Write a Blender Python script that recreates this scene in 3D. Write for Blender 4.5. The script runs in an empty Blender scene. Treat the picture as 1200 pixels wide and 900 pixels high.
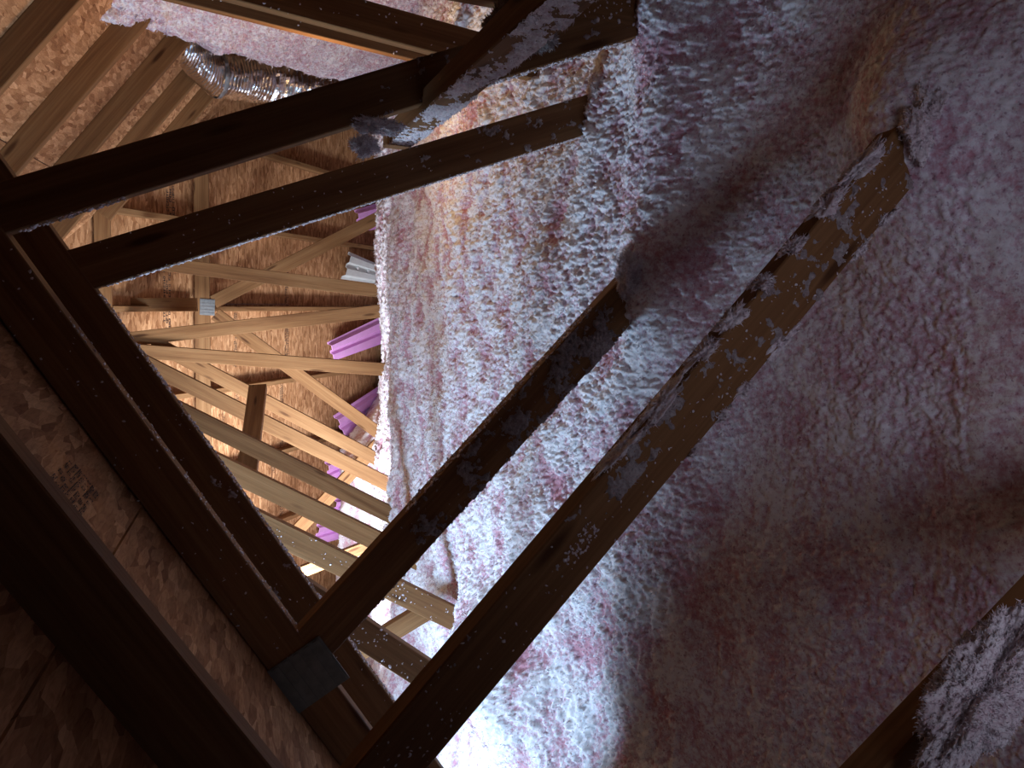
import bpy, bmesh, math, random
import numpy as np
from mathutils import Vector, Matrix, noise as mnoise

random.seed(7); rng = np.random.default_rng(7)
sc = bpy.context.scene
COL = sc.collection

# ------------------------------------------------------------------ camera
# world: x right, y along the attic, z up, camera at the origin; the phone was held on its side
FPX = 880.0
_yc = np.array([110.0, -280.0, FPX]); _yc /= np.linalg.norm(_yc)
_zc = np.array([0.0, -FPX, -280.0]); _zc /= np.linalg.norm(_zc)
_xc = np.cross(_yc, _zc)
RW = np.array([_xc, _yc, _zc])                       # world <- (right, down, forward) of the upright view
cam_d = bpy.data.cameras.new('camera'); cam_d.lens = FPX / 1200.0 * 36.0; cam_d.sensor_width = 36.0
cam_d.clip_start = 0.02; cam_d.clip_end = 60
cam = bpy.data.objects.new('camera', cam_d); COL.objects.link(cam)
right, down, fwd = RW[:, 0], RW[:, 1], RW[:, 2]
cam.matrix_world = Matrix(((down[0], right[0], -fwd[0], 0), (down[1], right[1], -fwd[1], 0),
                           (down[2], right[2], -fwd[2], 0), (0, 0, 0, 1)))
sc.camera = cam

# ------------------------------------------------------------------ world, lights, exposure
w = bpy.data.worlds.new('world'); sc.world = w; w.use_nodes = True
w.node_tree.nodes['Background'].inputs[0].default_value = (0.55, 0.5, 0.75, 1)
w.node_tree.nodes['Background'].inputs[1].default_value = 0.02
sc.view_settings.view_transform = 'Standard'; sc.view_settings.look = 'None'
sc.view_settings.gamma = 1; sc.view_settings.use_curve_mapping = False
sc.view_settings.exposure = 0.32

def light(name, kind, loc, energy, color, size=0.1, target=None, spread=None):
    d = bpy.data.lights.new(name, kind); d.energy = energy; d.color = color
    if kind == 'AREA':
        d.shape = 'DISK'; d.size = size
        if spread: d.spread = spread
    else: d.shadow_soft_size = size
    o = bpy.data.objects.new(name, d); COL.objects.link(o); o.location = loc
    if target is not None:
        o.rotation_euler = (Vector(target) - Vector(loc)).to_track_quat('-Z', 'Y').to_euler()
    return o
light('work_light', 'POINT', (-1.72, 2.31, 0.46), 106, (0.50, 0.73, 1.0), 0.20)
light('gable_opening', 'AREA', (-2.15, 4.0, 0.0), 74, (0.84, 0.90, 1.0), 0.8, (-0.5, 6.6, -0.1), 1.9)
light('can_light_leak', 'POINT', (0.70, 2.95, -0.15), 6.0, (1.0, 0.60, 0.26), 0.03)
light('fill_light', 'AREA', (-0.1, -0.25, -0.62), 0.46, (0.84, 0.80, 1.0), 0.4, (-0.05, 1.0, -1.02), 1.5)  # unseen fill added by the camera to brighten the near bed and web

# ------------------------------------------------------------------ helpers
def ray(px, py):
    u, v = 900.0 - py, float(px)
    return RW @ np.array([(u - 450) / FPX, (v - 600) / FPX, 1.0])
def at(px, py, y):
    r = ray(px, py); return r * (y / r[1])
def on_plane(px, py, n, c):
    r = ray(px, py); return r * (c / float(np.dot(n, r)))

def tag(o, label=None, cat=None, group=None, kind=None):
    if label: o['label'] = label
    if cat: o['category'] = cat
    if group: o['group'] = group
    if kind: o['kind'] = kind
    return o
def empty(name, loc):
    o = bpy.data.objects.new(name, None); COL.objects.link(o); o.location = Vector(loc); o.empty_display_size = 0.1
    return o
def link(name, me, mat, parent=None, mw=None):
    o = bpy.data.objects.new(name, me); COL.objects.link(o)
    if mat and not me.materials: me.materials.append(mat)
    mw = mw or Matrix.Identity(4)
    if parent is not None:
        o.parent = parent; o.matrix_basis = world_of(parent).inverted() @ mw
    else: o.matrix_basis = mw
    return o
def world_of(o):
    return o.matrix_basis.copy() if o.parent is None else world_of(o.parent) @ o.matrix_basis
def mesh_np(name, V, F, smooth=True):
    me = bpy.data.meshes.new(name)
    V = np.asarray(V, np.float32); F = np.asarray(F, np.int32); k = F.shape[1]
    me.vertices.add(len(V)); me.vertices.foreach_set('co', V.ravel())
    me.loops.add(F.size); me.loops.foreach_set('vertex_index', F.ravel())
    me.polygons.add(len(F)); me.polygons.foreach_set('loop_start', np.arange(0, F.size, k, dtype=np.int32))
    me.polygons.foreach_set('loop_total', np.full(len(F), k, np.int32))
    me.update(calc_edges=True)
    me.polygons.foreach_set('use_smooth', np.full(len(F), smooth))
    return me
def box_mesh(name, L, T, W, bev=0.0022, x0=0.0):
    """box along local X from x0 to x0+L, thickness T in Y (0..T), width W in Z (centred)"""
    bm = bmesh.new()
    vs = [bm.verts.new((x, y, z)) for x in (x0, x0 + L) for y in (0, T) for z in (-W / 2, W / 2)]
    for f in ((0, 1, 3, 2), (4, 6, 7, 5), (0, 4, 5, 1), (2, 3, 7, 6), (0, 2, 6, 4), (1, 5, 7, 3)):
        bm.faces.new([vs[i] for i in f])
    bmesh.ops.recalc_face_normals(bm, faces=bm.faces)
    if bev: bmesh.ops.bevel(bm, geom=list(bm.edges), offset=bev, segments=1, affect='EDGES')
    me = bpy.data.meshes.new(name); bm.to_mesh(me); bm.free()
    return me
def frame(A, B, wdir):
    X = (Vector(B) - Vector(A)); L = X.length; X.normalize()
    Z = Vector(wdir); Z = (Z - X * Z.dot(X)).normalized(); Y = Z.cross(X)
    M = Matrix((X, Y, Z)).transposed().to_4x4(); M.translation = Vector(A)
    return M, L
BEAMS = {}
def beam(name, parent, A, B, w, mat, t=0.038, wdir=None, ext=(0, 0), key=None):
    """timber with its near face in the plane of A and B; axis A->B"""
    A = Vector(A); B = Vector(B)
    if wdir is None:
        D = (B - A).normalized(); wdir = Vector((0, 1, 0)).cross(D)   # width in the truss plane
        # want local Y (thickness) = +y
        if wdir.cross(D).y < 0: wdir = -wdir
    M, L = frame(A, B, wdir)
    me = box_mesh(name, L + ext[0] + ext[1], t, w, x0=-ext[0])
    o = link(name, me, mat, parent, M)
    if key: BEAMS[key] = (M, L, w, t, o)
    return o
def beam_edges(name, parent, e0, e1, f0, f1, y, mat, t=0.038, ext=(0, 0), key=None, w=None):
    A0, A1, B0, B1 = (Vector(at(*p, y)) for p in (e0, e1, f0, f1))
    D = (A1 - A0 + B1 - B0).normalized(); n = Vector((0, 1, 0)).cross(D)
    ca = (A0 + A1) / 2; wid = abs((B0 - ca).dot(n) + (B1 - ca).dot(n)) / 2
    off = n * (((B0 - ca).dot(n) + (B1 - ca).dot(n)) / 4)
    a = ca + off + D * (A0 - ca).dot(D); b = ca + off + D * (A1 - ca).dot(D)
    return beam(name, parent, a, b, w or wid, mat, t, ext=ext, key=key)
def beam_edge(name, parent, e0, e1, y, w, side, mat, t=0.038, ext=(0, 0), key=None):
    """one edge line given in the photo, the board lies on its side ('up' or 'right' in the upright view)"""
    A, B = Vector(at(*e0, y)), Vector(at(*e1, y)); D = (B - A).normalized(); n = Vector((0, 1, 0)).cross(D)
    if (side == 'up' and n.z < 0) or (side == 'down' and n.z > 0) or (side == 'right' and n.x < 0): n = -n
    return beam(name, parent, A + n * w / 2, B + n * w / 2, w, mat, t, ext=ext, key=key)
def beam_c(name, parent, c0, c1, y, mat, w=0.089, t=0.038, ext=(0, 0), key=None):
    return beam(name, parent, at(*c0, y), at(*c1, y), w, mat, t, ext=ext, key=key)

# ------------------------------------------------------------------ noise in numpy
def _hash(ix, iy, seed):
    h = (ix.astype(np.int64) * 374761393 + iy.astype(np.int64) * 668265263 + seed * 974711) & 0xffffffff
    h = ((h ^ (h >> 13)) * 1274126177) & 0xffffffff
    h = ((h ^ (h >> 16)) * 2246822519) & 0xffffffff
    return ((h ^ (h >> 15)) & 0xffffff) / float(0xffffff)
def pn(x, y, seed=0):
    ix = np.floor(x); iy = np.floor(y); fx = x - ix; fy = y - iy
    ux = fx * fx * fx * (fx * (fx * 6 - 15) + 10); uy = fy * fy * fy * (fy * (fy * 6 - 15) + 10)
    def g(dx, dy):
        a = _hash(ix + dx, iy + dy, seed) * 2 * math.pi
        return np.cos(a) * (fx - dx) + np.sin(a) * (fy - dy)
    a = g(0, 0) * (1 - ux) + g(1, 0) * ux; b = g(0, 1) * (1 - ux) + g(1, 1) * ux
    return (a * (1 - uy) + b * uy) * 1.5
def fbm(x, y, o=4, seed=0):
    s = 0; a = 1.0
    for i in range(o):
        s = s + a * pn(x * 2 ** i, y * 2 ** i, seed + i * 17); a *= 0.5
    return s

# ------------------------------------------------------------------ materials
def mat_new(name, rough=0.9):
    m = bpy.data.materials.new(name); m.use_nodes = True; nt = m.node_tree
    b = nt.nodes['Principled BSDF']; b.inputs['Roughness'].default_value = rough
    b.inputs['Specular IOR Level'].default_value = 0.2
    return m, nt, b
def N(nt, t, **kw):
    n = nt.nodes.new(t)
    for k, v in kw.items():
        if k in n.inputs: n.inputs[k].default_value = v
        else: setattr(n, k, v)
    return n
def ramp(nt, pts):
    r = nt.nodes.new('ShaderNodeValToRGB'); e = r.color_ramp.elements
    while len(e) < len(pts): e.new(0.5)
    for q, (p, c) in zip(e, pts): q.position = p; q.color = (*c, 1)
    return r
def mix(nt, f, a, b, mode='MIX'):
    m = nt.nodes.new('ShaderNodeMix'); m.data_type = 'RGBA'; m.blend_type = mode
    for s, i in ((f, 0), (a, 6), (b, 7)):
        if hasattr(s, 'is_output') or hasattr(s, 'links'): nt.links.new(s, m.inputs[i])
        elif i == 0: m.inputs[0].default_value = s
        else: m.inputs[i].default_value = (*s, 1)
    return m.outputs[2]

def wood_mat(name, c0, c1, c2):
    m, nt, b = mat_new(name, 0.8); L = nt.links.new
    tc = N(nt, 'ShaderNodeTexCoord'); oi = N(nt, 'ShaderNodeObjectInfo')
    add = N(nt, 'ShaderNodeVectorMath', operation='MULTIPLY_ADD')
    L(oi.outputs['Random'], add.inputs[0]); add.inputs[1].default_value = (37, 11, 23); L(tc.outputs['Object'], add.inputs[2])
    mp = N(nt, 'ShaderNodeMapping'); mp.inputs['Scale'].default_value = (1.2, 26, 26); L(add.outputs[0], mp.inputs[0])
    n1 = N(nt, 'ShaderNodeTexNoise', Scale=1.0, Detail=6.0, Roughness=0.6, Distortion=0.6); L(mp.outputs[0], n1.inputs['Vector'])
    mp2 = N(nt, 'ShaderNodeMapping'); mp2.inputs['Scale'].default_value = (4, 160, 160); L(add.outputs[0], mp2.inputs[0])
    n2 = N(nt, 'ShaderNodeTexNoise', Scale=1.0, Detail=3.0); L(mp2.outputs[0], n2.inputs['Vector'])
    r = ramp(nt, [(0.3, c0), (0.5, c1), (0.72, c2)]); L(n1.outputs[0], r.inputs[0])
    r2 = ramp(nt, [(0.35, (0.72, 0.68, 0.62)), (0.65, (1, 1, 1))]); L(n2.outputs[0], r2.inputs[0])
    c = mix(nt, 0.7, r.outputs[0], r2.outputs[0], 'MULTIPLY')
    # knots
    mp3 = N(nt, 'ShaderNodeMapping'); mp3.inputs['Scale'].default_value = (3.2, 16, 16); L(add.outputs[0], mp3.inputs[0])
    vo = N(nt, 'ShaderNodeTexVoronoi', Scale=1.0); L(mp3.outputs[0], vo.inputs['Vector'])
    rk = ramp(nt, [(0.09, (0.25, 0.16, 0.1)), (0.19, (1, 1, 1))]); L(vo.outputs['Distance'], rk.inputs[0])
    c = mix(nt, 0.8, c, rk.outputs[0], 'MULTIPLY')
    hv = N(nt, 'ShaderNodeHueSaturation'); mr = N(nt, 'ShaderNodeMapRange'); mr.inputs[3].default_value = 0.8; mr.inputs[4].default_value = 1.15
    L(oi.outputs['Random'], mr.inputs[0]); L(mr.outputs[0], hv.inputs['Value']); L(c, hv.inputs['Color']); L(hv.outputs[0], b.inputs['Base Color'])
    bp = N(nt, 'ShaderNodeBump', Strength=0.25, Distance=0.002); L(n2.outputs[0], bp.inputs['Height']); L(bp.outputs[0], b.inputs['Normal'])
    return m
WOOD = wood_mat('pine_lumber', (0.165, 0.075, 0.030), (0.24, 0.122, 0.050), (0.30, 0.165, 0.074))

def osb_mat():
    m, nt, b = mat_new('oriented_strand_board', 0.85); L = nt.links.new
    tc = N(nt, 'ShaderNodeTexCoord'); oi = N(nt, 'ShaderNodeObjectInfo')
    add = N(nt, 'ShaderNodeVectorMath', operation='MULTIPLY_ADD')
    L(oi.outputs['Random'], add.inputs[0]); add.inputs[1].default_value = (13, 7, 3); L(tc.outputs['Object'], add.inputs[2])
    cols = []
    for i, (rot, sx, sy) in enumerate(((0.3, 16, 58), (-0.8, 15, 50), (1.15, 18, 56))):
        mp = N(nt, 'ShaderNodeMapping'); mp.inputs['Rotation'].default_value = (0, 0, rot); mp.inputs['Scale'].default_value = (sx, sy, 1)
        mp.inputs['Location'].default_value = (i * 3.1, i * 5.7, 0); L(add.outputs[0], mp.inputs[0])
        v = N(nt, 'ShaderNodeTexVoronoi', Scale=1.0); v.voronoi_dimensions = '2D'; L(mp.outputs[0], v.inputs['Vector'])
        sp = N(nt, 'ShaderNodeSeparateColor'); L(v.outputs['Color'], sp.inputs[0]); cols.append(sp)
    r1 = ramp(nt, [(0.0, (0.280, 0.123, 0.052)), (0.35, (0.434, 0.210, 0.093)), (0.7, (0.588, 0.315, 0.152)), (1.0, (0.756, 0.448, 0.239))])
    L(cols[0].outputs[0], r1.inputs[0])
    r2 = ramp(nt, [(0.0, (0.322, 0.147, 0.064)), (0.5, (0.518, 0.266, 0.123)), (1.0, (0.728, 0.420, 0.217))]); L(cols[1].outputs[0], r2.inputs[0])
    r3 = ramp(nt, [(0.0, (0.364, 0.175, 0.078)), (1.0, (0.644, 0.357, 0.177))]); L(cols[2].outputs[0], r3.inputs[0])
    st = ramp(nt, [(0.48, (0, 0, 0)), (0.52, (1, 1, 1))]); L(cols[1].outputs[1], st.inputs[0])
    st2 = ramp(nt, [(0.62, (0, 0, 0)), (0.66, (1, 1, 1))]); L(cols[2].outputs[1], st2.inputs[0])
    c = mix(nt, st.outputs[0], r1.outputs[0], r2.outputs[0]); c = mix(nt, st2.outputs[0], c, r3.outputs[0])
    nz = N(nt, 'ShaderNodeTexNoise', Scale=5.0, Detail=4.0); L(add.outputs[0], nz.inputs['Vector'])
    rn = ramp(nt, [(0.3, (0.7, 0.66, 0.62)), (0.65, (1, 1, 1))]); L(nz.outputs[0], rn.inputs[0])
    c = mix(nt, 1.0, c, rn.outputs[0], 'MULTIPLY')
    mf = N(nt, 'ShaderNodeMapping'); mf.inputs['Scale'].default_value = (30, 150, 30); mf.inputs['Rotation'].default_value = (0, 0, 0.3); L(add.outputs[0], mf.inputs[0])
    nf = N(nt, 'ShaderNodeTexNoise', Scale=1.0, Detail=3.0, Distortion=1.2); L(mf.outputs[0], nf.inputs['Vector'])
    rf = ramp(nt, [(0.3, (0.62, 0.56, 0.5)), (0.6, (1, 1, 1))]); L(nf.outputs[0], rf.inputs[0])
    c = mix(nt, 0.8, c, rf.outputs[0], 'MULTIPLY'); L(c, b.inputs['Base Color'])
    bp = N(nt, 'ShaderNodeBump', Strength=0.4, Distance=0.002); L(cols[0].outputs[2], bp.inputs['Height']); L(bp.outputs[0], b.inputs['Normal'])
    return m
OSB = osb_mat()

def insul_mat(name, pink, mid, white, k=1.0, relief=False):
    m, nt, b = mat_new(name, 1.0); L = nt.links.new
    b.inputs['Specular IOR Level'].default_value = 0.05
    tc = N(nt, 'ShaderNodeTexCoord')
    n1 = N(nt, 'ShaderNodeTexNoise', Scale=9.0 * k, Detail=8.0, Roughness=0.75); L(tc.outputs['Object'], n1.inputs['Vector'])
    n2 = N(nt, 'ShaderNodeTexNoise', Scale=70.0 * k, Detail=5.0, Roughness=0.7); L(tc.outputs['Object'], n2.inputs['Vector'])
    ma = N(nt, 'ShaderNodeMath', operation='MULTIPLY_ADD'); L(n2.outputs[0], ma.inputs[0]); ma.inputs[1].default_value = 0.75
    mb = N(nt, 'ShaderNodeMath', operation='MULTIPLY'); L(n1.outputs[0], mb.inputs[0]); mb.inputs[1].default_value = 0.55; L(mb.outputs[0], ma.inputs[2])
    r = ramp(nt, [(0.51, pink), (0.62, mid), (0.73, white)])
    if relief:                                                   # white fibre tips and cold highlights painted on raised relief, pink in hollows
        at_ = N(nt, 'ShaderNodeAttribute'); at_.attribute_name = 'relief_tint'
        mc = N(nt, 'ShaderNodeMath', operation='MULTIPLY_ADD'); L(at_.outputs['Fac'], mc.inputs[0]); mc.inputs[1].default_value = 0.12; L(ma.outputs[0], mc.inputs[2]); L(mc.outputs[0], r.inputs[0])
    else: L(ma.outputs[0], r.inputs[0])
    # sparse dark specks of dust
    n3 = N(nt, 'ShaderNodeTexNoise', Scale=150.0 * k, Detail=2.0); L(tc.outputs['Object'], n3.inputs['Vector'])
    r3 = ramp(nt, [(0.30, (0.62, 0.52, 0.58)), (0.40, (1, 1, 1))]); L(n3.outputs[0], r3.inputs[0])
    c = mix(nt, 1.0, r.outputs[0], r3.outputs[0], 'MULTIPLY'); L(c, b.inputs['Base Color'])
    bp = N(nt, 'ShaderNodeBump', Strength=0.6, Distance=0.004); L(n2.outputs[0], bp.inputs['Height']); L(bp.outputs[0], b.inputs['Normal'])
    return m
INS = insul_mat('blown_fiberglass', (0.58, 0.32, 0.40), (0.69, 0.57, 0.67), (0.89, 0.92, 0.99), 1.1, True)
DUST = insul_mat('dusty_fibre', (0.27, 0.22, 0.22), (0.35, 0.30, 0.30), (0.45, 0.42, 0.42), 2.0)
FLUFF = insul_mat('fiberglass_fluff', (0.62, 0.50, 0.55), (0.76, 0.69, 0.73), (0.88, 0.87, 0.90), 2.0)

def plain(name, col, rough=0.6, metal=0.0, noise=0.0, scale=20):
    m, nt, b = mat_new(name, rough); b.inputs['Metallic'].default_value = metal
    tc = N(nt, 'ShaderNodeTexCoord'); nz = N(nt, 'ShaderNodeTexNoise', Scale=float(scale), Detail=4.0); nt.links.new(tc.outputs['Object'], nz.inputs['Vector'])
    r = ramp(nt, [(0.3, tuple(c * (1 - noise) for c in col)), (0.7, tuple(min(1, c * (1 + noise)) for c in col))]); nt.links.new(nz.outputs[0], r.inputs[0])
    nt.links.new(r.outputs[0], b.inputs['Base Color'])
    return m
STEEL = plain('galvanised_plate', (0.28, 0.30, 0.31), 0.45, 0.7, 0.15, 60)
STEEL_D = plain('weathered_plate', (0.20, 0.21, 0.19), 0.6, 0.5, 0.2, 40)
FOIL = plain('duct_foil', (0.72, 0.72, 0.74), 0.22, 1.0, 0.06, 30)
PINKFOAM = plain('pink_foam', (0.82, 0.42, 0.80), 0.5, 0, 0.06, 12)
WHITEFOAM = plain('white_foam', (0.74, 0.78, 0.76), 0.5, 0, 0.05, 12)
INK = plain('stamp_ink', (0.035, 0.028, 0.03), 0.8, 0, 0.2, 80)
PAPER = plain('gypsum', (0.55, 0.53, 0.5), 0.9, 0, 0.05, 5)

# ------------------------------------------------------------------ roof geometry
# every roof plane: n . p = c, inside is n . p < c
RN = np.array([0.604, 0.0, 0.797]); RC = 1.090                 # right slope, underside of the sheathing
XR = -0.45                                                     # ridge
LN = np.array([-0.604, 0.0, 0.797]); LC = RC - 2 * XR * 0.604  # left slope, mirrored
HS = math.atan(0.76)
HN = np.array([0.0, math.sin(HS), math.cos(HS)]); HC = float(np.dot(HN, (0, 5.85, 0.62)))   # far hip slope
ON = np.array([-0.537, 0.0, 0.8436]); OC = 0.416               # lower roof close on the left
LUM = 0.089

def clip_mesh(bm, planes):
    for n, c in planes:
        bmesh.ops.bisect_plane(bm, geom=list(bm.verts) + list(bm.edges) + list(bm.faces), plane_co=Vector(n) * c, plane_no=Vector(n), clear_outer=True)
        es = [e for e in bm.edges if e.is_boundary]
        if es: bmesh.ops.holes_fill(bm, edges=es)
def panels(root, n, c, U, V, org, us, vs, clips, th=0.0145, gap=0.004):
    """sheathing boards over a plane, each one an object; U,V unit vectors in the plane, us/vs cell borders"""
    n = Vector(n); U = Vector(U); V = Vector(V)
    row = 0
    for j in range(len(vs) - 1):
        sh = 1.22 if j % 2 else 0.0
        for i in range(len(us) - 1):
            a0, a1, b0, b1 = us[i] + sh + gap / 2, us[i + 1] + sh - gap / 2, vs[j] + gap / 2, vs[j + 1] - gap / 2
            bm = bmesh.new(); co = Vector(org)
            pts = [co + U * a + V * b for a, b in ((a0, b0), (a1, b0), (a1, b1), (a0, b1))]
            lo = [bm.verts.new(p) for p in pts]; hi = [bm.verts.new(p + n * th) for p in pts]
            bm.faces.new(lo); bm.faces.new(hi[::-1])
            for k in range(4): bm.faces.new((lo[k], hi[k], hi[(k + 1) % 4], lo[(k + 1) % 4]))
            bmesh.ops.recalc_face_normals(bm, faces=bm.faces)
            clip_mesh(bm, clips)
            if len(bm.faces) < 4: bm.free(); continue
            M = Matrix((U, V, U.cross(V))).transposed().to_4x4(); M.translation = (pts[0] + pts[2]) / 2
            bm.transform(M.inverted())
            me = bpy.data.meshes.new('osb_panel'); bm.to_mesh(me); bm.free()
            link('osb_panel', me, OSB, root, M)

ceil_right = tag(empty('ceiling_right', (1.4, 2.5, 0)), kind='structure')
VR = Vector((0.797, 0, -0.604))                                # down the right slope
zr = (RC - 0.604 * XR) / 0.797
panels(ceil_right, RN, RC, (0, 1, 0), VR, (XR, -1.2, zr), [-2.44 + 2.44 * i for i in range(5)], [1.22 * i for i in range(5)], [(HN, HC)])
ceil_left = tag(empty('ceiling_left', (-2.4, 2.5, 0)), kind='structure')
panels(ceil_left, LN, LC, (0, 1, 0), (-0.797, 0, -0.604), (XR, 1.95, zr), [2.44 * i - 1.22 for i in range(4)], [1.22 * i for i in range(5)], [(HN, HC), ((0, -1, 0), -1.90)])
ceil_far = tag(empty('ceiling_far', (0, 7, -0.3)), kind='structure')
VH = Vector((0, math.cos(HS), -math.sin(HS)))
yt = 3.6; zt = (HC - HN[1] * yt) / HN[2]
panels(ceil_far, HN, HC, (1, 0, 0), VH, (-0.12 - 3.66, yt, zt), [-2.44 + 2.44 * i for i in range(5)], [0.43 + 1.22 * i - 1.22 for i in range(7)], [(RN, RC), (LN, LC)])
ceil_near = tag(empty('ceiling_near', (-0.6, 1.0, 0.1)), kind='structure')
VO = Vector((-0.8436, 0, -0.537)); xo = 0.62; zo = (OC + 0.537 * xo) / 0.8436
panels(ceil_near, ON, OC, (0, 1, 0), VO, (xo, -0.5, zo), [-1.5, 0.94, 2.37], [1.22 * i for i in range(3)], [((0, 1, 0), 1.842)])
fl = box_mesh('floor', 7.6, 0.02, 10.2, 0); floor = link('floor', fl, PAPER, None, Matrix.Translation((-4.6, 3.6, -1.34)) @ Matrix.Rotation(math.radians(90), 4, 'X'))
tag(floor, kind='structure')

# printed grade stamps (small dark marks on the boards)
def stamp(parent, c, n, U, V, w_, h_, rows, seed, gs=1.0):
    r = random.Random(seed); Vv = []; Ff = []
    n = Vector(n); U = Vector(U); V = Vector(V); c = Vector(c) - n * 0.0012
    for j in range(rows):
        x = -w_ / 2
        while x < w_ / 2:
            cw = r.uniform(0.014, 0.034) * gs
            if r.random() > 0.2:
                y0 = h_ * (j / rows - 0.5); y1 = y0 + h_ / rows * 0.72
                segs = r.choice([[(0, .25, 0, 1), (0, 1, .75, 1), (0, .8, .4, .55)], [(0, .25, 0, 1), (.7, .95, 0, 1), (0, 1, .4, .58)],
                                 [(0, .25, 0, 1), (0, 1, 0, .2), (0, 1, .8, 1), (.75, 1, 0, 1)], [(.35, .6, 0, 1), (0, 1, .8, 1)], [(0, .95, 0, .25), (0, .95, .75, 1), (.05, .3, .3, .7)]])
                for a0, a1, b0, b1 in segs:
                    b = len(Vv)
                    for a, d in ((a0, b0), (a1, b0), (a1, b1), (a0, b1)):
                        Vv.append(c + U * (x + a * cw * 0.85) + V * (y1 - d * (y1 - y0)))
                    Ff.append((b, b + 1, b + 2, b + 3))
            x += cw
    return link('grade_stamp', mesh_np('grade_stamp', [tuple(v) for v in Vv], Ff, False), INK, parent)
for i, (px, py, w_, h_) in enumerate(((196, 338, .24, .07), (196, 384, .34, .07), (336, 400, .24, .055), (336, 335, .30, .05), (276, 378, .25, .04),
                                      (330, 460, .26, .05), (276, 415, .2, .04), (330, 515, .22, .05), (200, 232, .26, .08), (320, 560, .24, .04), (330, 610, .26, .05), (278, 470, .22, .04), (262, 500, .2, .03))):
    stamp(ceil_far, on_plane(px, py, HN, HC), HN, (1, 0, 0), VH, w_, h_, 3, i)
stamp(ceil_near, on_plane(85, 575, ON, OC), ON, (0, 1, 0), VO, 0.16, 0.075, 7, 99, 0.32)

# ------------------------------------------------------------------ trusses
Y0, YA, YB = 0.92, 1.50, 1.80
YK = [2.19 + 0.61 * k for k in range(6)]; YH = 5.85
def plate(parent, px, py, y, w_, h_, mat, ang=0.0):
    """toothed connector plate: sheet with rows of pressed ribs"""
    c = Vector(at(px, py, y - 0.0025))
    bm = bmesh.new()
    def bx(x0, x1, y0, y1, z0, z1):
        vs = [bm.verts.new((x, yy, z)) for x in (x0, x1) for yy in (y0, y1) for z in (z0, z1)]
        for f in ((0, 1, 3, 2), (4, 6, 7, 5), (0, 4, 5, 1), (2, 3, 7, 6), (0, 2, 6, 4), (1, 5, 7, 3)): bm.faces.new([vs[i] for i in f])
    bx(-w_ / 2, w_ / 2, 0, 0.002, -h_ / 2, h_ / 2)
    nr = max(4, int(w_ / 0.022))
    for i in range(nr):
        x = -w_ / 2 + (i + 0.5) * w_ / nr
        bx(x - w_ / nr * 0.28, x + w_ / nr * 0.28, -0.0022, 0.0, -h_ / 2 * 0.94, h_ / 2 * 0.94)
    bmesh.ops.recalc_face_normals(bm, faces=bm.faces)
    me = bpy.data.meshes.new('connector_plate'); bm.to_mesh(me); bm.free()
    return link('connector_plate', me, mat, parent, Matrix.Translation(c) @ Matrix.Rotation(ang, 4, 'Y'))

# nearest truss: one web crosses the bottom right corner
t_n = tag(empty('roof_truss', (-0.3, 0.55, -0.95)), 'olive brown timber web close to the lens under a grey fluff clump', 'truss')
beam_edge('web', t_n, (1330, 590), (1030, 908), 0.55, LUM, 'down', WOOD, ext=(0.3, 0.5), key='n')
# second truss: chord in the bottom left corner and the long web
t_0 = tag(empty('roof_truss', (-0.3, Y0, -0.95)), 'dark truss with the long olive web crossing the whole insulation bed', 'truss')
beam_edge('top_chord', t_0, (0, 508), (310, 890), Y0, 0.098, 'up', WOOD, ext=(0.75, 0.75), key='N1')
beam_edges('web', t_0, (1000, 205), (430, 890), (1090, 200), (530, 860), Y0 - 0.003, WOOD, ext=(0.42, 0.25), key='w2')
# third truss
t_a = tag(empty('roof_truss', (-0.3, YA, -0.85)), 'dark truss with a dusty connector plate where web meets chord', 'truss')
ca_ = beam_edge('top_chord', t_a, (0, 265), (345, 735), YA, LUM, 'up', WOOD, ext=(0.45, 1.1), key='N2')
beam_edges('web', t_a, (600, 465), (345, 745), (740, 380), (410, 745), YA + 0.002, WOOD, ext=(0.5, 0.0), key='w1')
beam_edges('web', t_a, (20, 270), (575, 96), (0, 212), (500, 65), YA + 0.003, WOOD, ext=(0.2, 0.45), key='D1')
beam_edge('web', t_a, (560, -2), (747, 32), YA + 0.001, LUM, 'right', WOOD, ext=(0.5, 0.12), key='T2')
plate(ca_, 352, 798, YA, 0.16, 0.115, STEEL_D, math.radians(57.5))
# fourth truss
t_b = tag(empty('roof_truss', (-0.3, YB, -0.85)), 'dark truss just behind with fluff caught along its lower edges', 'truss')
beam_edge('top_chord', t_b, (65, 275), (365, 690), YB, LUM, 'up', WOOD, ext=(0.45, 1.2), key='N3')
beam_edges('web', t_b, (122, 335), (600, 185), (90, 290), (640, 125), YB + 0.003, WOOD, ext=(0.05, 0.5), key='D2')

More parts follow.
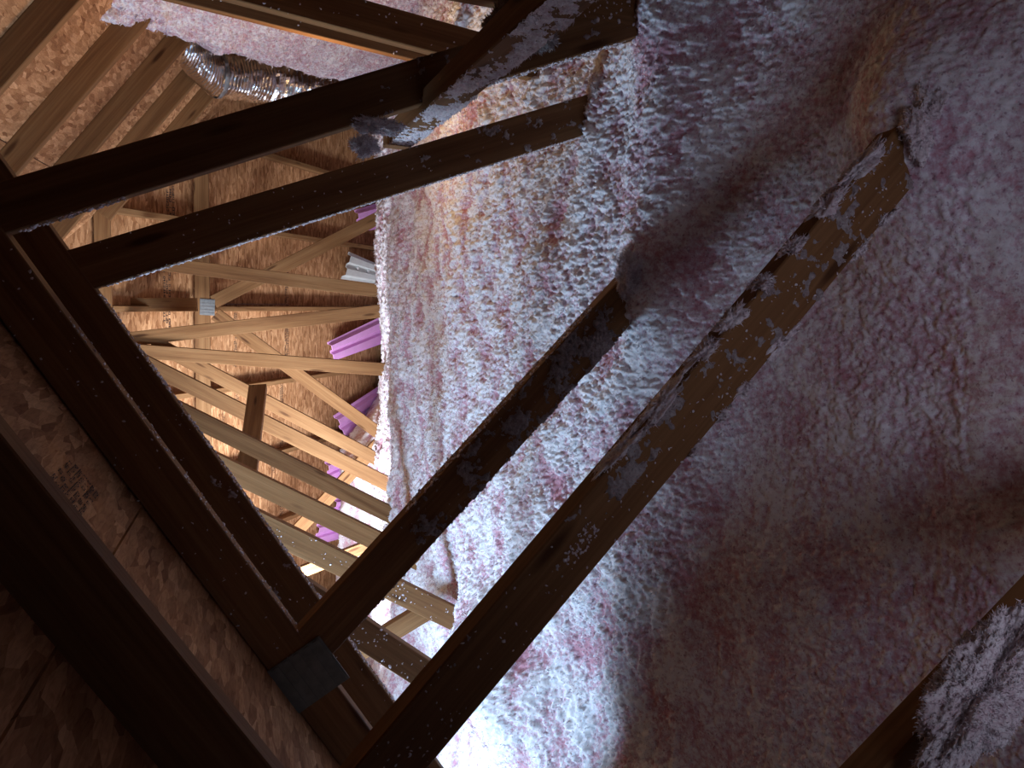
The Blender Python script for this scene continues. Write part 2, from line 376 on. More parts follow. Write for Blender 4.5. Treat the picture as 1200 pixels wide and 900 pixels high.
webs = [((330, 682), (520, 806), None), ((310, 618), (524, 722), None), ((255, 545), (512, 668), None), ((210, 482), (456, 603), None), ((178, 430), (445, 563), None), ((222, 424), (414, 524), None)]
names = ['pale dusty truss web half hidden behind the dark chord, nearest of the lit row',
         'yellowish lit truss, second of the row behind the dark chord',
         'tan lit truss, third of the row behind the dark chord',
         'tan lit truss carrying the near end of the short cross brace',
         'tan lit truss carrying the far end of the short cross brace',
         'tan lit truss with two nearly upright webs, last before the gusset truss']
TR = []
zb = (RC - LUM - 0.604 * XR) / 0.797                           # underside of the ridge
for k, y in enumerate(YK):
    t = tag(empty('roof_truss', (-0.9, y, -0.85)), names[k], 'truss', 'lit trusses in the row'); TR.append(t)
    h = LUM / 2
    ztop = (HC - HN[1] * (y + 0.038)) / HN[2] - 0.006          # hip sheathing over this truss
    zr_ = min(zb, ztop - LUM)
    xr_ = (RC - LUM - 0.797 * zr_) / 0.604                      # where the right chord starts
    a = Vector((xr_, y, zr_)) + Vector(RN) * h; b = Vector(((RC - LUM + 0.797 * 0.95) / 0.604, y, -0.95)) + Vector(RN) * h
    beam('top_chord', t, a, b, LUM, WOOD)
    xl_ = 2 * XR - xr_
    a = Vector((xl_, y, zr_)) + Vector(LN) * h; b = Vector((2 * XR - (RC - LUM + 0.797 * 0.95) / 0.604, y, -0.95)) + Vector(LN) * h
    beam('top_chord', t, a, b, LUM, WOOD)
    if zr_ < zb - 0.01:
        beam('flat_chord', t, (xl_ - 0.05, y + 0.003, zr_ + h), (xr_ + 0.05, y + 0.003, zr_ + h), LUM, WOOD)
    c0, c1, _ = webs[k]
    beam_c('web', t, c0, c1, y + 0.001, WOOD, w=LUM, ext=(0.25, 0.13 if k == 0 else 0.2), key='W%d' % k)
beam_edge('web', TR[1], (205, 0), (482, 69), YK[1], LUM, 'right', WOOD, ext=(0.5, 0.8), key='T1a')
beam_edge('web', TR[0], (277, 0), (500, 59), YK[0], LUM, 'right', WOOD, ext=(0.5, 0.7), key='T1b')
beam_c('web', TR[1], (445, 751), (498, 719), YK[1] + 0.05, WOOD, w=0.075, ext=(0.25, 0.05))
beam_c('web', TR[5], (158, 397), (450, 364), YK[5], WOOD, w=LUM, ext=(0.15, 0.1))
beam_c('web', TR[5], (165, 412), (448, 433), YK[5] - 0.04, WOOD, w=LUM, ext=(0.15, 0.1))
beam_c('web', TR[5], (212, 312), (436, 340), YK[5] + 0.04, WOOD, w=LUM, ext=(0.15, 0.1))
beam('tie', TR[5], at(125, 357, YK[5] + 0.25), at(231, 357, YK[5] + 0.25), LUM, WOOD)
beam_c('web', TR[3], (443, 636), (392, 656), YK[3] + 0.5, WOOD, w=0.07, ext=(0.1, 0.2))

t_h = tag(empty('hip_truss', (-0.5, YH, -0.85)), 'flat topped far truss with a steel gusset where its diagonals meet', 'truss')
zc = at(237, 360, YH)[2]
ch_ = beam('flat_chord', t_h, (-2.35, YH, zc), (1.12, YH, zc), 0.1, WOOD)
beam_c('web', t_h, (250, 354), (448, 253), YH - 0.002, WOOD, w=0.095, ext=(0.0, 0.15))
beam_c('web', t_h, (252, 368), (428, 496), YH - 0.002, WOOD, w=0.095, ext=(0.0, 0.15))
beam_c('web', t_h, (436, 529), (345, 626), YH - 0.002, WOOD, w=0.1, ext=(0.15, 0.6))
plate(ch_, 243, 360, YH - 0.003, 0.115, 0.10, STEEL, math.radians(2))

# jack rafters under the hip slope
jl = ['jack rafter on the far roof slope beside the white vent baffle', 'jack rafter on the far roof slope in line with the steel gusset', 'jack rafter on the far roof slope between two pink vent baffles',
      'jack rafter on the far roof slope behind the short cross brace', 'jack rafter low on the far roof slope near the brightest insulation', 'jack rafter on the far roof slope half hidden by the dark web', 'jack rafter in the dim far corner under the foil duct']
for i, x in enumerate((0.50, -0.115, -0.73, -1.34, -1.95, 1.11, 1.72)):
    c = HC - LUM / 2 - 0.001
    ya = YH + 0.045 if x < 1.0 else YH + 0.045 + (x - 1.0) * 1.05; yb = 8.05
    A = Vector((x - 0.019, ya, (c - HN[1] * ya) / HN[2])); B = Vector((x - 0.019, yb, (c - HN[1] * yb) / HN[2]))
    r = tag(empty('jack_rafter', (x, yb, B.z)), jl[i], 'rafter', 'jack rafters')
    M, L_ = frame(A, B, HN)
    link('timber', box_mesh('timber', L_, 0.038, LUM), WOOD, r, M)
    # upper piece running from the flat chord back up the slope
    ya2 = YK[5] + 0.05; yb2 = YH - 0.006
    if x < 0.7 and x > -1.6:
        A = Vector((x - 0.019, ya2, (c - HN[1] * ya2) / HN[2])); B = Vector((x - 0.019, yb2, (c - HN[1] * yb2) / HN[2]))
        M, L_ = frame(A, B, HN); link('timber', box_mesh('timber', L_, 0.038, LUM), WOOD, r, M)

# lateral braces
t = tag(empty('cross_brace', at(296, 500, YK[3] + 0.05)), 'short tan cross brace nailed across two lit webs', 'brace')
beam('timber', t, at(303, 456, YK[4] + 0.045), at(290, 560, YK[3] + 0.045), 0.10, WOOD, wdir=(0, 0.25, 1))
g = tag(empty('lateral_brace', at(520, 110, 1.4)), 'short dusty brace board running between the two dark webs, heaped with grey insulation', 'brace')
GA, GB = Vector(at(463, 175, 1.88)), Vector(at(573, 82, 1.20))
M, L_ = frame(GA, GB, (0, 0, 1)); BEAMS['G'] = (M, L_, 0.06, 0.045, None)
link('timber', box_mesh('timber', L_ + 0.55, 0.045, 0.06), WOOD, g, M)

# ------------------------------------------------------------------ blown insulation on the attic floor
def base_h(x, y):
    z = np.interp(y, [-1, 0.0, 0.9, 1.3, 1.55, 1.9, 2.4, 2.9, 4.0, 5.2, 5.75, 5.95, 6.6, 8.2],
                     [-1.06, -1.04, -0.985, -0.885, -0.785, -0.775, -0.73, -0.69, -0.65, -0.72, -0.775, -0.83, -1.02, -1.2])
    far = np.clip((y - 5.7) / 0.9, 0, 1); left = 1 / (1 + np.exp((x + 1.2) / 0.12))
    z = z + far * left * 0.45                                   # deeper cover towards the left eave
    # drifts left where the webs go into the bed
    for (cx, cy, sx, sy, a) in ((0.05, 1.47, 0.16, 0.10, 0.075), (0.42, 1.45, 0.30, 0.09, 0.055), (0.62, 1.50, 0.25, 0.14, 0.06), (0.42, 1.78, 0.16, 0.10, 0.03), (0.30, 0.94, 0.19, 0.12, 0.10), (0.80, 1.43, 0.18, 0.07, 0.05), (-1.27, 2.27, 0.20, 0.28, 0.17), (-0.55, 0.75, 0.5, 0.35, 0.02)):
        z = z + a * np.exp(-((x - cx) / sx) ** 2 - ((y - cy) / sy) ** 2)
    z = z + 0.05 * fbm(x * 1.3 + 3, y * 1.3, 3, 5) * np.clip(y - 0.6, 0, 1)
    # long soft folds along the blowing direction further back
    f = np.clip((y - 2.6) / 1.5, 0, 1)
    fo = pn(x * 0.8 + 0.6 * y, y * 3.1 + 0.25 * np.sin(x * 3), 31)
    z = z + f * (0.05 * fo + 0.02 * np.abs(pn(x * 1.6, y * 6.5, 33)))
    return z
def insul_h(x, y):
    lit = np.clip((y - 1.0) / 0.8, 0.3, 1)
    z = base_h(x, y)
    z = z + lit * (0.012 * fbm(x * 7, y * 7, 2, 11) + 0.010 * np.abs(pn(x * 24, y * 24, 21)) * 1.6)
    z = z + lit * (0.0085 * (np.abs(fbm(x * 55, y * 55, 2, 41)) * 1.5) + 0.0045 * pn(x * 105, y * 105, 61) + 0.0022 * pn(x * 190, y * 190, 67))
    return z
NA, NR = 1120, 700
ang = np.radians(np.concatenate([np.linspace(-98, -46, 90)[:-1], np.linspace(-46, 42, NA - 178), np.linspace(42, 98, 91)[1:]])); NA = len(ang)
rad = np.concatenate([0.35 * (0.85 / 0.35) ** np.linspace(0, 1, 60)[:-1], 0.85 * (6.2 / 0.85) ** np.linspace(0, 1, NR - 90), 6.2 * (9.3 / 6.2) ** np.linspace(0, 1, 33)[1:]]); NR = len(rad)
AA, RR = np.meshgrid(ang, rad); X = RR * np.sin(AA); Y = RR * np.cos(AA)
X = np.clip(X, -4.0, 2.75); Y = np.clip(Y, -1.2, 8.0)
Z = insul_h(X, Y)
V = np.stack([X, Y, Z], -1).reshape(-1, 3)
idx = np.arange(NA * NR).reshape(NR, NA)
F = np.stack([idx[:-1, :-1], idx[:-1, 1:], idx[1:, 1:], idx[1:, :-1]], -1).reshape(-1, 4)[:, ::-1]
bm_ = mesh_np('blown_insulation', V, F)
relief_tint = ((Z - base_h(X, Y)) / np.clip((Y - 1.0) / 0.8, 0.3, 1) - 0.006) / 0.010 + 0.9 * fbm(X * 5, Y * 9, 2, 91)  # paints crests whiter and hollows pinker, weaker near the camera
relief_tint = relief_tint * np.clip((Y - 0.9) / 0.8, 0.25, 1)
att = bm_.attributes.new('relief_tint', 'FLOAT', 'POINT'); att.data.foreach_set('value', np.clip(relief_tint, -2, 2).astype(np.float32).ravel())
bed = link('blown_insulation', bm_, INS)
tag(bed, 'thick bed of pink and white blown insulation over the attic floor', 'insulation', kind='stuff')

# ------------------------------------------------------------------ tufts
def tuft_proto(seed, sub=2, spike=0.7):
    bm = bmesh.new(); bmesh.ops.create_icosphere(bm, subdivisions=sub, radius=1.0)
    r = np.random.default_rng(seed)
    for v in bm.verts:
        n = mnoise.noise(v.co * 1.6 + Vector((seed * 7.3, 0, 0))) * 0.6 + mnoise.noise(v.co * 3.7 + Vector((0, seed * 3.1, 0))) * 0.5
        v.co *= max(0.25, 0.75 + n * spike + (r.random() ** 4) * spike)
    bmesh.ops.triangulate(bm, faces=bm.faces)
    V = np.array([v.co[:] for v in bm.verts]); F = np.array([[v.index for v in f.verts] for f in bm.faces]); bm.free()
    return V, F
PROT = [tuft_proto(i + 1, 2, 0.75) for i in range(6)]
PROS = [tuft_proto(i + 11, 1, 0.9) for i in range(6)]
def rand_rot(n):
    q = rng.normal(size=(n, 4)); q /= np.linalg.norm(q, axis=1, keepdims=True); a, b, c, d = q.T
    return np.stack([1 - 2 * (c * c + d * d), 2 * (b * c - a * d), 2 * (b * d + a * c), 2 * (b * c + a * d), 1 - 2 * (b * b + d * d), 2 * (c * d - a * b),
                     2 * (b * d - a * c), 2 * (c * d + a * b), 1 - 2 * (b * b + c * c)], -1).reshape(n, 3, 3)
def tufts(pos, size, protos, squash=None, normal=None):
    """many small clumps as one mesh; squash flattens them along a normal"""
    pos = np.asarray(pos, float); n = len(pos); size = np.broadcast_to(size, n); R_ = rand_rot(n)
    which = rng.integers(0, len(protos), n); Vs = []; Fs = []; off = 0
    for k, (V, F) in enumerate(protos):
        s = np.where(which == k)[0]
        if not len(s): continue
        P_ = np.einsum('nij,vj->nvi', R_[s], V * np.array([1.0, 0.75, 0.5])) * size[s][:, None, None]
        if normal is not None:
            nn = np.asarray(normal, float); P_ = P_ - (1 - squash) * np.einsum('nvi,i->nv', P_, nn)[..., None] * nn
        P_ = P_ + pos[s][:, None, :]
        Vs.append(P_.reshape(-1, 3)); Fs.append((F[None] + (np.arange(len(s)) * len(V))[:, None, None] + off).reshape(-1, 3)); off += len(s) * len(V)
    return np.concatenate(Vs), np.concatenate(Fs)
def flakes(pos, size, k=4):
    """fibre flakes: k slim triangles spraying out of each point"""
    n = len(pos); size = np.broadcast_to(size, n)
    d = rng.normal(size=(n, k, 3)); d[..., 2] = np.abs(d[..., 2]) * 0.8 + 0.2; d /= np.linalg.norm(d, axis=-1, keepdims=True)
    s = np.cross(d, rng.normal(size=(n, k, 3))); s /= np.linalg.norm(s, axis=-1, keepdims=True) + 1e-9
    L_ = (size[:, None] * rng.uniform(0.5, 1.3, (n, k)))[..., None]; o = pos[:, None, :] + rng.normal(size=(n, k, 3)) * size[:, None, None] * 0.25
    wv = s * L_ * 0.16
    V = np.stack([o - wv, o + wv, o + d * L_], 2).reshape(-1, 3)
    return V, np.arange(len(V)).reshape(-1, 3)

# loose tufts standing up from the bed, dense in the part that shows
n = 110000
a = rng.uniform(math.radians(-46), math.radians(42), n); r = 1.15 * (6.6 / 1.15) ** rng.uniform(0, 1, n) ** 0.9
tx, ty = r * np.sin(a), r * np.cos(a); keep = (ty > 1.05) & (tx < 2.3) & (ty < 5.9); tx, ty = tx[keep], ty[keep]
clump = fbm(tx * 14, ty * 14, 2, 77) > -0.25; tx, ty = tx[clump], ty[clump]
tz = insul_h(tx, ty); rr = np.sqrt(tx ** 2 + ty ** 2)
V, F = flakes(np.stack([tx, ty, tz - 0.002], -1), np.clip(0.0048 * rr ** 0.55, 0.004, 0.010) * rng.uniform(0.4, 1.4, len(tx)), 4)
tag(link('fiber_tufts', mesh_np('fiber_tufts', V, F, False), FLUFF, bed), kind='stuff')
# ------------------------------------------------------------------ fluff caught on the timbers
def fluff(parent, spots, name='caught_fluff', protos=None, mat=None):
    """spots: (points Nx3, sizes, normal, squash)"""
    Vs, Fs, o = [], [], 0
    for pos, size, nrm, sq in spots:
        V, F = tufts(pos, size, protos or PROS, sq, nrm); Vs.append(V); Fs.append(F + o); o += len(V)
    ob = link(name, mesh_np(name, np.concatenate(Vs), np.concatenate(Fs)), mat or FLUFF, parent)
    return tag(ob, kind='stuff')
def on_beam(key, s0, s1, v0, v1, count, size, face='front', clus=0.0, sq=0.55):
    """points on a timber: s along 0..1, v across -1..1; face front / low / high"""
    M, L, w_, t_, _ = BEAMS[key]; R_ = np.array(M.to_3x3()); T = np.array(M.translation)
    s = rng.uniform(s0, s1, count); v = rng.uniform(v0, v1, count)
    if clus:
        m = fbm(s * L * clus, v * 2.2, 3, int(s0 * 100) + 3) > 0.08; s, v = s[m], v[m]
    yy = np.full(len(s), -size * 0.1); zz = v * w_ / 2
    nrm = R_[:, 1]
    if face != 'front':
        yy = rng.uniform(0, t_, len(s)); zz = np.full(len(s), (w_ / 2 + size * 0.1) * (1 if face == 'high' else -1)); nrm = R_[:, 2]
    p = np.stack([s * L, yy, zz], -1) @ R_.T + T
    return p, size * rng.uniform(0.4, 1.5, len(s)), nrm, sq
def low_side(key):
    """which local side of the timber faces the floor"""
    return 'low' if BEAMS[key][0].col[2].z > 0 else 'high'

def layer(parent, key, s0, s1, v0, v1, thr, hgt, seed, fs=9.0, fv=9.0, grow=0.0, mat=None):
    """sheet of dust and fibre lying on the near face of a timber; it only rises out of the wood in ragged patches"""
    M, L, w_, t_, _ = BEAMS[key]; R_ = np.array(M.to_3x3()); T = np.array(M.translation)
    nu = int((s1 - s0) * L / 0.0028) + 2; nv = int((v1 - v0) / 2 * w_ / 0.0028) + 2
    S, Q = np.meshgrid(np.linspace(s0 * L, s1 * L, nu), np.linspace(v0 * w_ / 2, v1 * w_ / 2, nv))
    f = 0.8 * fbm(S * fs, Q * fv + seed, 3, seed) + 0.5 * pn(S * 55, Q * 55, seed + 3) + 0.4 * pn(S * 120, Q * 120, seed + 4) + 0.25 * pn(S * 260, Q * 260, seed + 5)
    edge = np.minimum(1, np.minimum(S - s0 * L, s1 * L - S) / 0.05)
    f = f - thr - (1 - edge) * 0.6 + grow * (1 - (S / L - s0) / (s1 - s0))
    h = np.clip(f * 4, -1, 1) * hgt + np.where(f > 0, 0.0022 * pn(S * 210, Q * 210, seed + 7), 0)
    P_ = np.stack([S, -h, Q], -1).reshape(-1, 3) @ R_.T + T
    i = np.arange(nu * nv).reshape(nv, nu); F = np.stack([i[:-1, :-1], i[:-1, 1:], i[1:, 1:], i[1:, :-1]], -1).reshape(-1, 4)
    up = f.ravel() > -0.15; F = F[up[F].any(1)]
    used = np.unique(F); mp_ = np.zeros(nu * nv, int); mp_[used] = np.arange(len(used)); F = mp_[F]
    F = np.concatenate([F[:, :3], F[:, [0, 2, 3]]]); VV = P_[used]
    hot = np.where(f.ravel() > 0.0)[0]; hot = rng.choice(hot, max(1, len(hot) // 3)); n_ = len(hot)
    d = -R_[:, 1] * 0.6 + rng.normal(size=(n_, 3)) * 0.8; d /= np.linalg.norm(d, axis=1, keepdims=True)
    sd = np.cross(d, rng.normal(size=d.shape)); sd /= np.linalg.norm(sd, axis=1, keepdims=True); ln = 0.0045 * rng.uniform(0.4, 1.6, (n_, 1)); wv = sd * ln * 0.13
    fv_ = np.stack([P_[hot] - wv, P_[hot] + wv, P_[hot] + d * ln], 1).reshape(-1, 3)
    F = np.concatenate([F, np.arange(len(fv_)).reshape(-1, 3) + len(VV)]); VV = np.concatenate([VV, fv_])
    o = link('dust_layer', mesh_np('dust_layer', VV, F), mat or FLUFF, parent)
    return tag(o, kind='stuff')
def clump(name, parent, c, rad_, seed, sub=5, nfl=6000, fl=0.008, mat=None, amp=0.55):
    """one cottony lump: a deeply wrinkled body with fibres standing out of it"""
    bm = bmesh.new(); bmesh.ops.create_icosphere(bm, subdivisions=sub, radius=1.0)
    for v in bm.verts:
        p = v.co.copy(); o_ = Vector((seed * 3.7, seed * 1.3, 0))
        d = 0.6 * mnoise.noise(p * 1.3 + o_) + 0.42 * mnoise.noise(p * 3.1 + o_) + 0.28 * abs(mnoise.noise(p * 7 + o_)) + 0.16 * mnoise.noise(p * 16 + o_) + 0.1 * mnoise.noise(p * 34 + o_)
        v.co = p * max(0.3, 0.85 + amp * 1.5 * d)
    V = np.array([v.co[:] for v in bm.verts]); bm.faces.ensure_lookup_table(); F = np.array([[v.index for v in f.verts] for f in bm.faces]); bm.free()
    A = np.array(rad_); A = A if A.ndim == 2 else np.diag(A)
    V = V @ A.T + np.array(c)
    s_ = rng.integers(0, len(V), nfl); k = 4
    d = (V[s_] - np.array(c)); d /= np.linalg.norm(d, axis=1, keepdims=True)
    d = d + rng.normal(size=d.shape) * 0.7; d /= np.linalg.norm(d, axis=1, keepdims=True)
    sd = np.cross(d, rng.normal(size=d.shape)); sd /= np.linalg.norm(sd, axis=1, keepdims=True)
    ln = fl * rng.uniform(0.4, 1.5, (nfl, 1)); wv = sd * ln * 0.12
    fv = np.stack([V[s_] - wv, V[s_] + wv, V[s_] + d * ln], 1).reshape(-1, 3)
    ff = np.arange(len(fv)).reshape(-1, 3) + len(V)
    o = link(name, mesh_np(name, np.concatenate([V, fv]), np.concatenate([F, ff])), mat or FLUFF, parent)
    return tag(o, kind='stuff')

# the long olive web (A end = lower right of the photo)
hi = 'high' if low_side('w2') == 'low' else 'low'; sg = 1 if hi == 'high' else -1
def rng2(a, b): return (min(a * sg, b * sg), max(a * sg, b * sg))
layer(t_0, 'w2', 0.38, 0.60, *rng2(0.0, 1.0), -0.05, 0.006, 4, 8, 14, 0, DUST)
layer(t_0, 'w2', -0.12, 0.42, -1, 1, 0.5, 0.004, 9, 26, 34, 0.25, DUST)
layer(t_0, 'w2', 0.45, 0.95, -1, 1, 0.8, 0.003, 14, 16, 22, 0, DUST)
fluff(t_0, [on_beam('w2', -0.1, 0.5, -1, 1, 60, 0.0022),
            on_beam('w2', 0.0, 1.0, -1, 1, 160, 0.0022), on_beam('w2', 0.60, 0.66, -0.3, 0.3, 60, 0.003)])
def wisps(parent, key, side, spots, mat):
    M, L, w_, t_, _ = BEAMS[key]; ux = np.array(M.col[0])[:3]; uz = np.array(M.col[2])[:3]; uy = np.array(M.col[1])[:3]
    for i, (s, ln, hh) in enumerate(spots):
        c = np.array(M @ Vector((s * L, t_ * 0.3, w_ / 2 * (1 if side == 'high' else -1))))
        A = np.stack([ux * ln, uy * t_ * 0.45, uz * hh], 1)
        clump('caught_fluff', parent, c, A, int(i * 3 + s * 100), 4, 700, 0.006, mat, 0.85)
wisps(t_0, 'w2', hi, [(-0.02, 0.05, 0.010), (0.05, 0.03, 0.012), (0.13, 0.02, 0.007), (0.20, 0.014, 0.007), (0.27, 0.022, 0.010), (0.33, 0.03, 0.006), (0.42, 0.05, 0.005), (0.5, 0.05, 0.005)], FLUFF)
wisps(t_0, 'w2', low_side('w2'), [(0.0, 0.02, 0.006), (0.06, 0.022, 0.008), (0.24, 0.035, 0.009), (0.32, 0.018, 0.008), (0.37, 0.012, 0.007), (0.43, 0.016, 0.004)], FLUFF)
# its neighbour going into the drift
layer(t_a, 'w1', -0.45, 0.62, -1, 1, 0.55, 0.007, 21, 14, 18, 0.9, DUST)
layer(t_a, 'D1', 0.70, 1.40, -1, 1, 0.6, 0.004, 25, 17, 22, 0, DUST)
fluff(t_a, [on_beam('w1', -0.4, 0.9, -1, 1, 420, 0.0042, low_side('w1')), on_beam('w1', -0.4, 0.5, -1, 1, 300, 0.0042, 'high' if low_side('w1') == 'low' else 'low'),
            on_beam('N2', 0.2, 1.15, -1, 1, 160, 0.0036, low_side('N2')), on_beam('N2', 0, 1.1, -1, 1, 60, 0.0024),
            on_beam('D1', 0.0, 0.2, -1, 1, 90, 0.004, low_side('D1')), on_beam('D1', 0.85, 1.35, -1, 1, 400, 0.004, low_side('D1')), on_beam('T2', 0.3, 1.1, -1, 1, 160, 0.0035)])
layer(t_b, 'D2', 0.70, 1.45, -1, 1, 0.5, 0.005, 33, 18, 22, 0, DUST)
layer(t_b, 'N3', 0.40, 1.45, -1, 1, 0.75, 0.004, 36, 14, 18, 0, DUST)
fluff(t_b, [on_beam('N3', 0.15, 1.45, -1, 1, 1300, 0.0042, low_side('N3'), 10), on_beam('N3', 0.3, 1.4, -1, 1, 90, 0.0022, 'front', 7),
            on_beam('D2', 0.0, 1.25, -1, 1, 1100, 0.0042, low_side('D2')), on_beam('D2', 0, 0.8, -1, 1, 50, 0.0022)])
for k in (0, 1):
    fluff(TR[k], [on_beam('W%d' % k, 0, 1, -1, 1, 130, 0.003, 'front', 8), on_beam('W%d' % k, 0.5, 1, -1, 1, 50, 0.0045, 'front', 8)] + ([on_beam('T1a', 0, 1, -1, 1, 50, 0.004, 'front', 6)] if k else [on_beam('T1b', 0, 1.2, -1, 1, 60, 0.003, 'front', 6)]))
# dust on the brace and the heap at its near end
layer(g, 'G', 0.05, 1.6, -1, 1, -0.1, 0.003, 51, 9, 16, 0, FLUFF)
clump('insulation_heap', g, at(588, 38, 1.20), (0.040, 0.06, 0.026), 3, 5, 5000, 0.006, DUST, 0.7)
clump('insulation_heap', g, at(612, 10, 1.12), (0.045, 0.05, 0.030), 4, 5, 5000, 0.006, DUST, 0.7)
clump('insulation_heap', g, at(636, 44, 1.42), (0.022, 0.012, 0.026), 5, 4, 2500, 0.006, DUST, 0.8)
cl = clump('insulation_clump', None, at(443, 148, 1.485), (0.013, 0.012, 0.040), 8, 5, 4000, 0.005, FLUFF, 0.9)
tag(cl, 'cottony insulation clump hanging where the short brace meets the dark webs', 'insulation')
clump('wisp', cl, at(428, 172, 1.52), (0.018, 0.012, 0.020), 9, 4, 2500, 0.006, FLUFF, 0.9)
ax = np.array([[0.098 * 0.76, 0, 0.043 * 0.62], [0, 0.034, 0], [-0.098 * 0.62, 0, 0.043 * 0.76]])
cl = clump('insulation_clump', None, at(1150, 818, 0.52), ax, 13, 6, 24000, 0.0035, FLUFF, 0.4)
tag(cl, 'grey fluffy insulation clump in the bottom right corner', 'insulation')

# insulation heaped round the feet of the webs
clump('foot_fluff', t_0, at(1082, 142, 0.90), (0.055, 0.030, 0.030), 17, 5, 5000, 0.005, FLUFF, 0.5)
clump('foot_fluff', t_a, at(738, 322, 1.485), (0.050, 0.030, 0.030), 19, 5, 5000, 0.006, FLUFF, 0.5)
clump('foot_fluff', t_b, at(702, 112, 1.785), (0.055, 0.035, 0.030), 23, 5, 5000, 0.006, FLUFF, 0.5)

# ------------------------------------------------------------------ insulation banked over the vaulted ceiling on the right
def bank(cor, nu, nv, seed):
    """grid between four corners given as (px, py, depth)"""
    c = [np.array(at(a, b, d)) for a, b, d in cor]
    U, W = np.meshgrid(np.linspace(0, 1, nu), np.linspace(0, 1, nv))
    P_ = (c[0] * (1 - U[..., None]) + c[1] * U[..., None]) * (1 - W[..., None]) + (c[3] * (1 - U[..., None]) + c[2] * U[..., None]) * W[..., None]
    nr = np.cross(c[1] - c[0], c[3] - c[0]); nr /= np.linalg.norm(nr)
    if nr @ (-c[0]) < 0: nr = -nr
    lu, lv = np.linalg.norm(c[1] - c[0]), np.linalg.norm(c[3] - c[0]); su, sv = U * lu, W * lv
    d = 0.05 * fbm(su * 3, sv * 3, 3, seed) + 0.02 * np.abs(pn(su * 22, sv * 22, seed + 5)) + 0.014 * np.abs(fbm(su * 45, sv * 45, 2, seed + 9))
    e = np.clip(W / 0.10, 0, 1); d = d - (1 - e) ** 2 * 0.16       # rounded shoulder along the crest
    P_ = P_ + nr * d[..., None] + (c[3] - c[0]) / lv * (np.clip(1 - W / 0.12, 0, 1) * 0.05 * fbm(su * 12, su * 0 + 4, 3, seed + 2))[..., None]
    i = np.arange(nu * nv).reshape(nv, nu)
    F = np.stack([i[:-1, :-1], i[:-1, 1:], i[1:, 1:], i[1:, :-1]], -1).reshape(-1, 4)
    return P_.reshape(-1, 3), F
V, F = bank([(95, 25, 3.3), (410, 108, 4.5), (640, 20, 3.9), (150, -130, 2.95)], 380, 240, 3)
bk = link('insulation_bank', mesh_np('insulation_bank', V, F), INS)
tag(bk, 'steep pink insulation bank below the foil duct and behind the leaning webs', 'insulation', kind='stuff')
n = 5000; s = rng.integers(0, len(V), n); fv, ff = flakes(V[s], 0.014 * rng.uniform(0.5, 1.3, n), 4)
tag(link('fiber_tufts', mesh_np('fiber_tufts', fv, ff, False), FLUFF, bk), kind='stuff')

# ------------------------------------------------------------------ foil duct
def tube(name, pts, radius, segs, rings, mat, parent, corr, seed):
    pts = [Vector(p) for p in pts]; Vv = []; Ff = []
    D = (pts[-1] - pts[0]).normalized(); S = D.cross(Vector((0, 0, 1))).normalized(); Up = S.cross(D)
    for i in range(rings):
        f = i / (rings - 1); k = f * (len(pts) - 1); j = min(int(k), len(pts) - 2); c = pts[j].lerp(pts[j + 1], k - j)
        rr_ = radius * (1 + corr * math.sin(i * math.pi * 0.5))
        for q in range(segs):
            th = 2 * math.pi * q / segs; d = S * math.cos(th) + Up * math.sin(th)
            p = c + d * rr_; p += d * radius * 0.10 * mnoise.noise(p * 22 + Vector((seed, 0, 0)))
            Vv.append(p[:])
    for i in range(rings - 1):
        for q in range(segs):
            a_, b_ = i * segs + q, i * segs + (q + 1) % segs; Ff.append((a_, b_, b_ + segs, a_ + segs))
    return link(name, mesh_np(name, Vv, Ff, False), mat, parent)
du = tag(empty('foil_duct', at(310, 100, 4.6)), 'crinkled silver foil duct lying against the pink insulation bank', 'duct')
pts = [at(205, 40, 4.5), at(250, 86, 4.5), at(310, 96, 4.65), at(390, 108, 4.95), at(470, 118, 5.3)]
sl = tube('foil_sleeve', pts, 0.115, 48, 260, FOIL, du, 0.05, 2)
tube('clamp_band', [Vector(pts[1]).lerp(Vector(pts[2]), 0.02), Vector(pts[1]).lerp(Vector(pts[2]), 0.10)], 0.124, 48, 6, STEEL, sl, 0.0, 5)

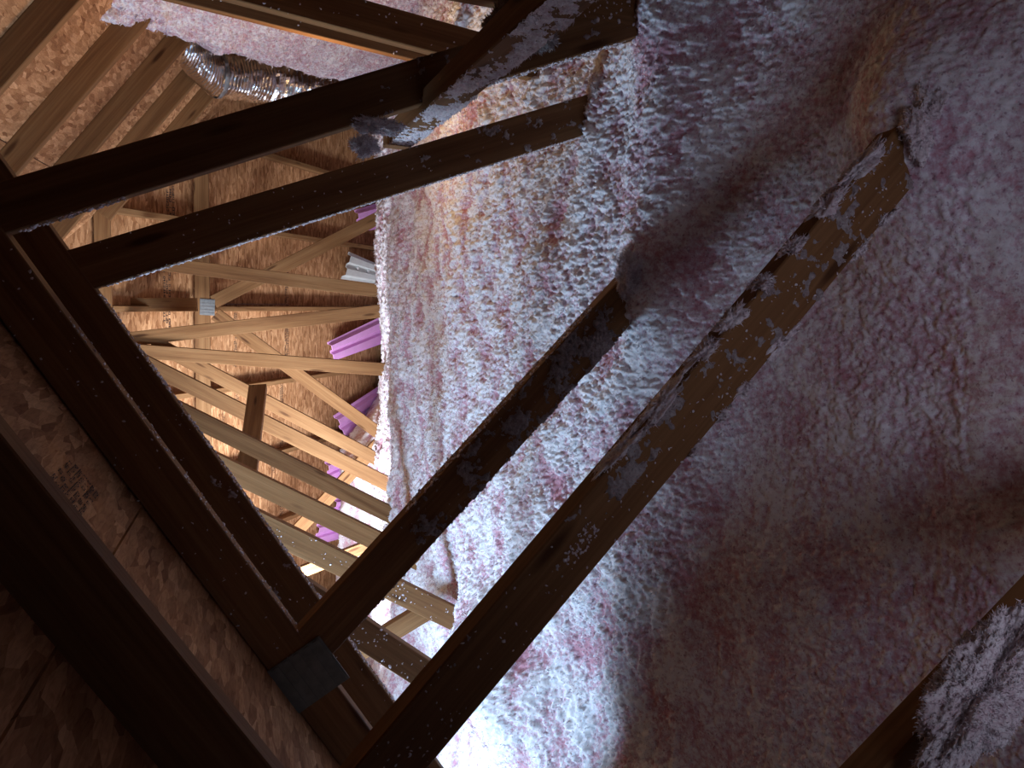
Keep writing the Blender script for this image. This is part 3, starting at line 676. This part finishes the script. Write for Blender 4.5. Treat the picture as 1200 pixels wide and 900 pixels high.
# ------------------------------------------------------------------ vent baffles along the far eave
def baffle(label, quad, mat, group, holes=0):
    """quad: photo corners top-left, top-right, bottom-right, bottom-left in the upright view, laid under the hip slope"""
    c = [Vector(on_plane(px, py, HN, HC - 0.10)) for px, py in quad]
    r = tag(empty('vent_baffle', c[3].lerp(c[2], 0.5)), label, 'vent baffle', group)
    prof = [(0, 0), (0.10, 0), (0.16, 0.035), (0.38, 0.035), (0.44, 0.012), (0.56, 0.012), (0.62, 0.035), (0.84, 0.035), (0.90, 0), (1, 0)]
    nrm = Vector(HN); Vv = []; Ff = []; nr = 7
    ext = 1.5
    for i in range(nr):
        f = i / (nr - 1) * ext; a_ = c[0].lerp(c[3], f); b_ = c[1].lerp(c[2], f)
        for s, d in prof: Vv.append((a_.lerp(b_, s) - nrm * d * 1.1)[:])
    k = len(prof)
    for i in range(nr - 1):
        for q in range(k - 1): Ff.append((i * k + q, i * k + q + 1, (i + 1) * k + q + 1, (i + 1) * k + q))
    off = len(Vv); Vv += [(Vector(v) + nrm * 0.006)[:] for v in Vv]; Ff += [tuple(x + off for x in f[::-1]) for f in Ff]
    for q in range(k - 1): Ff.append((q, off + q, off + q + 1, q + 1))
    for i in range(nr - 1):
        for q in (0, k - 1): Ff.append((i * k + q, (i + 1) * k + q, off + (i + 1) * k + q, off + i * k + q) if q == 0 else (i * k + q, off + i * k + q, off + (i + 1) * k + q, (i + 1) * k + q))
    ch = link('chute', mesh_np('chute', Vv, Ff, False), mat, r)
    for h in range(holes):  # white discs stand in for light shining through the holes
        f = 0.28 + 0.30 * h; p = c[0].lerp(c[3], f).lerp(c[1].lerp(c[2], f), 0.5) - nrm * 0.022
        bm = bmesh.new(); bmesh.ops.create_cone(bm, segments=14, radius1=0.020, radius2=0.015, depth=0.012, cap_ends=True)
        me = bpy.data.meshes.new('lit_hole'); bm.to_mesh(me); bm.free()
        M = nrm.to_track_quat('Z', 'Y').to_matrix().to_4x4(); M.translation = p; link('lit_hole', me, WHITEHOLE, ch, M)
    return r
WHITEHOLE = plain('lit_hole_white', (0.92, 0.95, 0.95), 0.4)
grp = 'pink vent baffles'
baffle('pink vent baffle below the white one, largest pink baffle in view', [(388, 424), (384, 401), (434, 377), (436, 407)], PINKFOAM, grp)
baffle('pink vent baffle tucked behind the lower end of the long diagonal', [(402, 514), (391, 487), (428, 463), (440, 492)], PINKFOAM, grp)
baffle('pink vent baffle partly covered by insulation above the white one', [(418, 272), (416, 246), (442, 238), (446, 268)], PINKFOAM, grp)
baffle('pale grey vent baffle with three lit holes drawn as white discs', [(400, 327), (409, 295), (446, 311), (444, 333)], WHITEFOAM, 'vent baffles', 3)
baffle('small pink vent baffle showing between two lit webs, upper one', [(384, 566), (381, 541), (412, 528), (416, 552)], PINKFOAM, grp)
baffle('small pink vent baffle showing between two lit webs, lower one', [(388, 609), (392, 584), (420, 582), (418, 604)], PINKFOAM, grp)
baffle('lowest pink vent baffle behind the webs', [(366, 640), (372, 614), (404, 604), (404, 630)], PINKFOAM, grp)
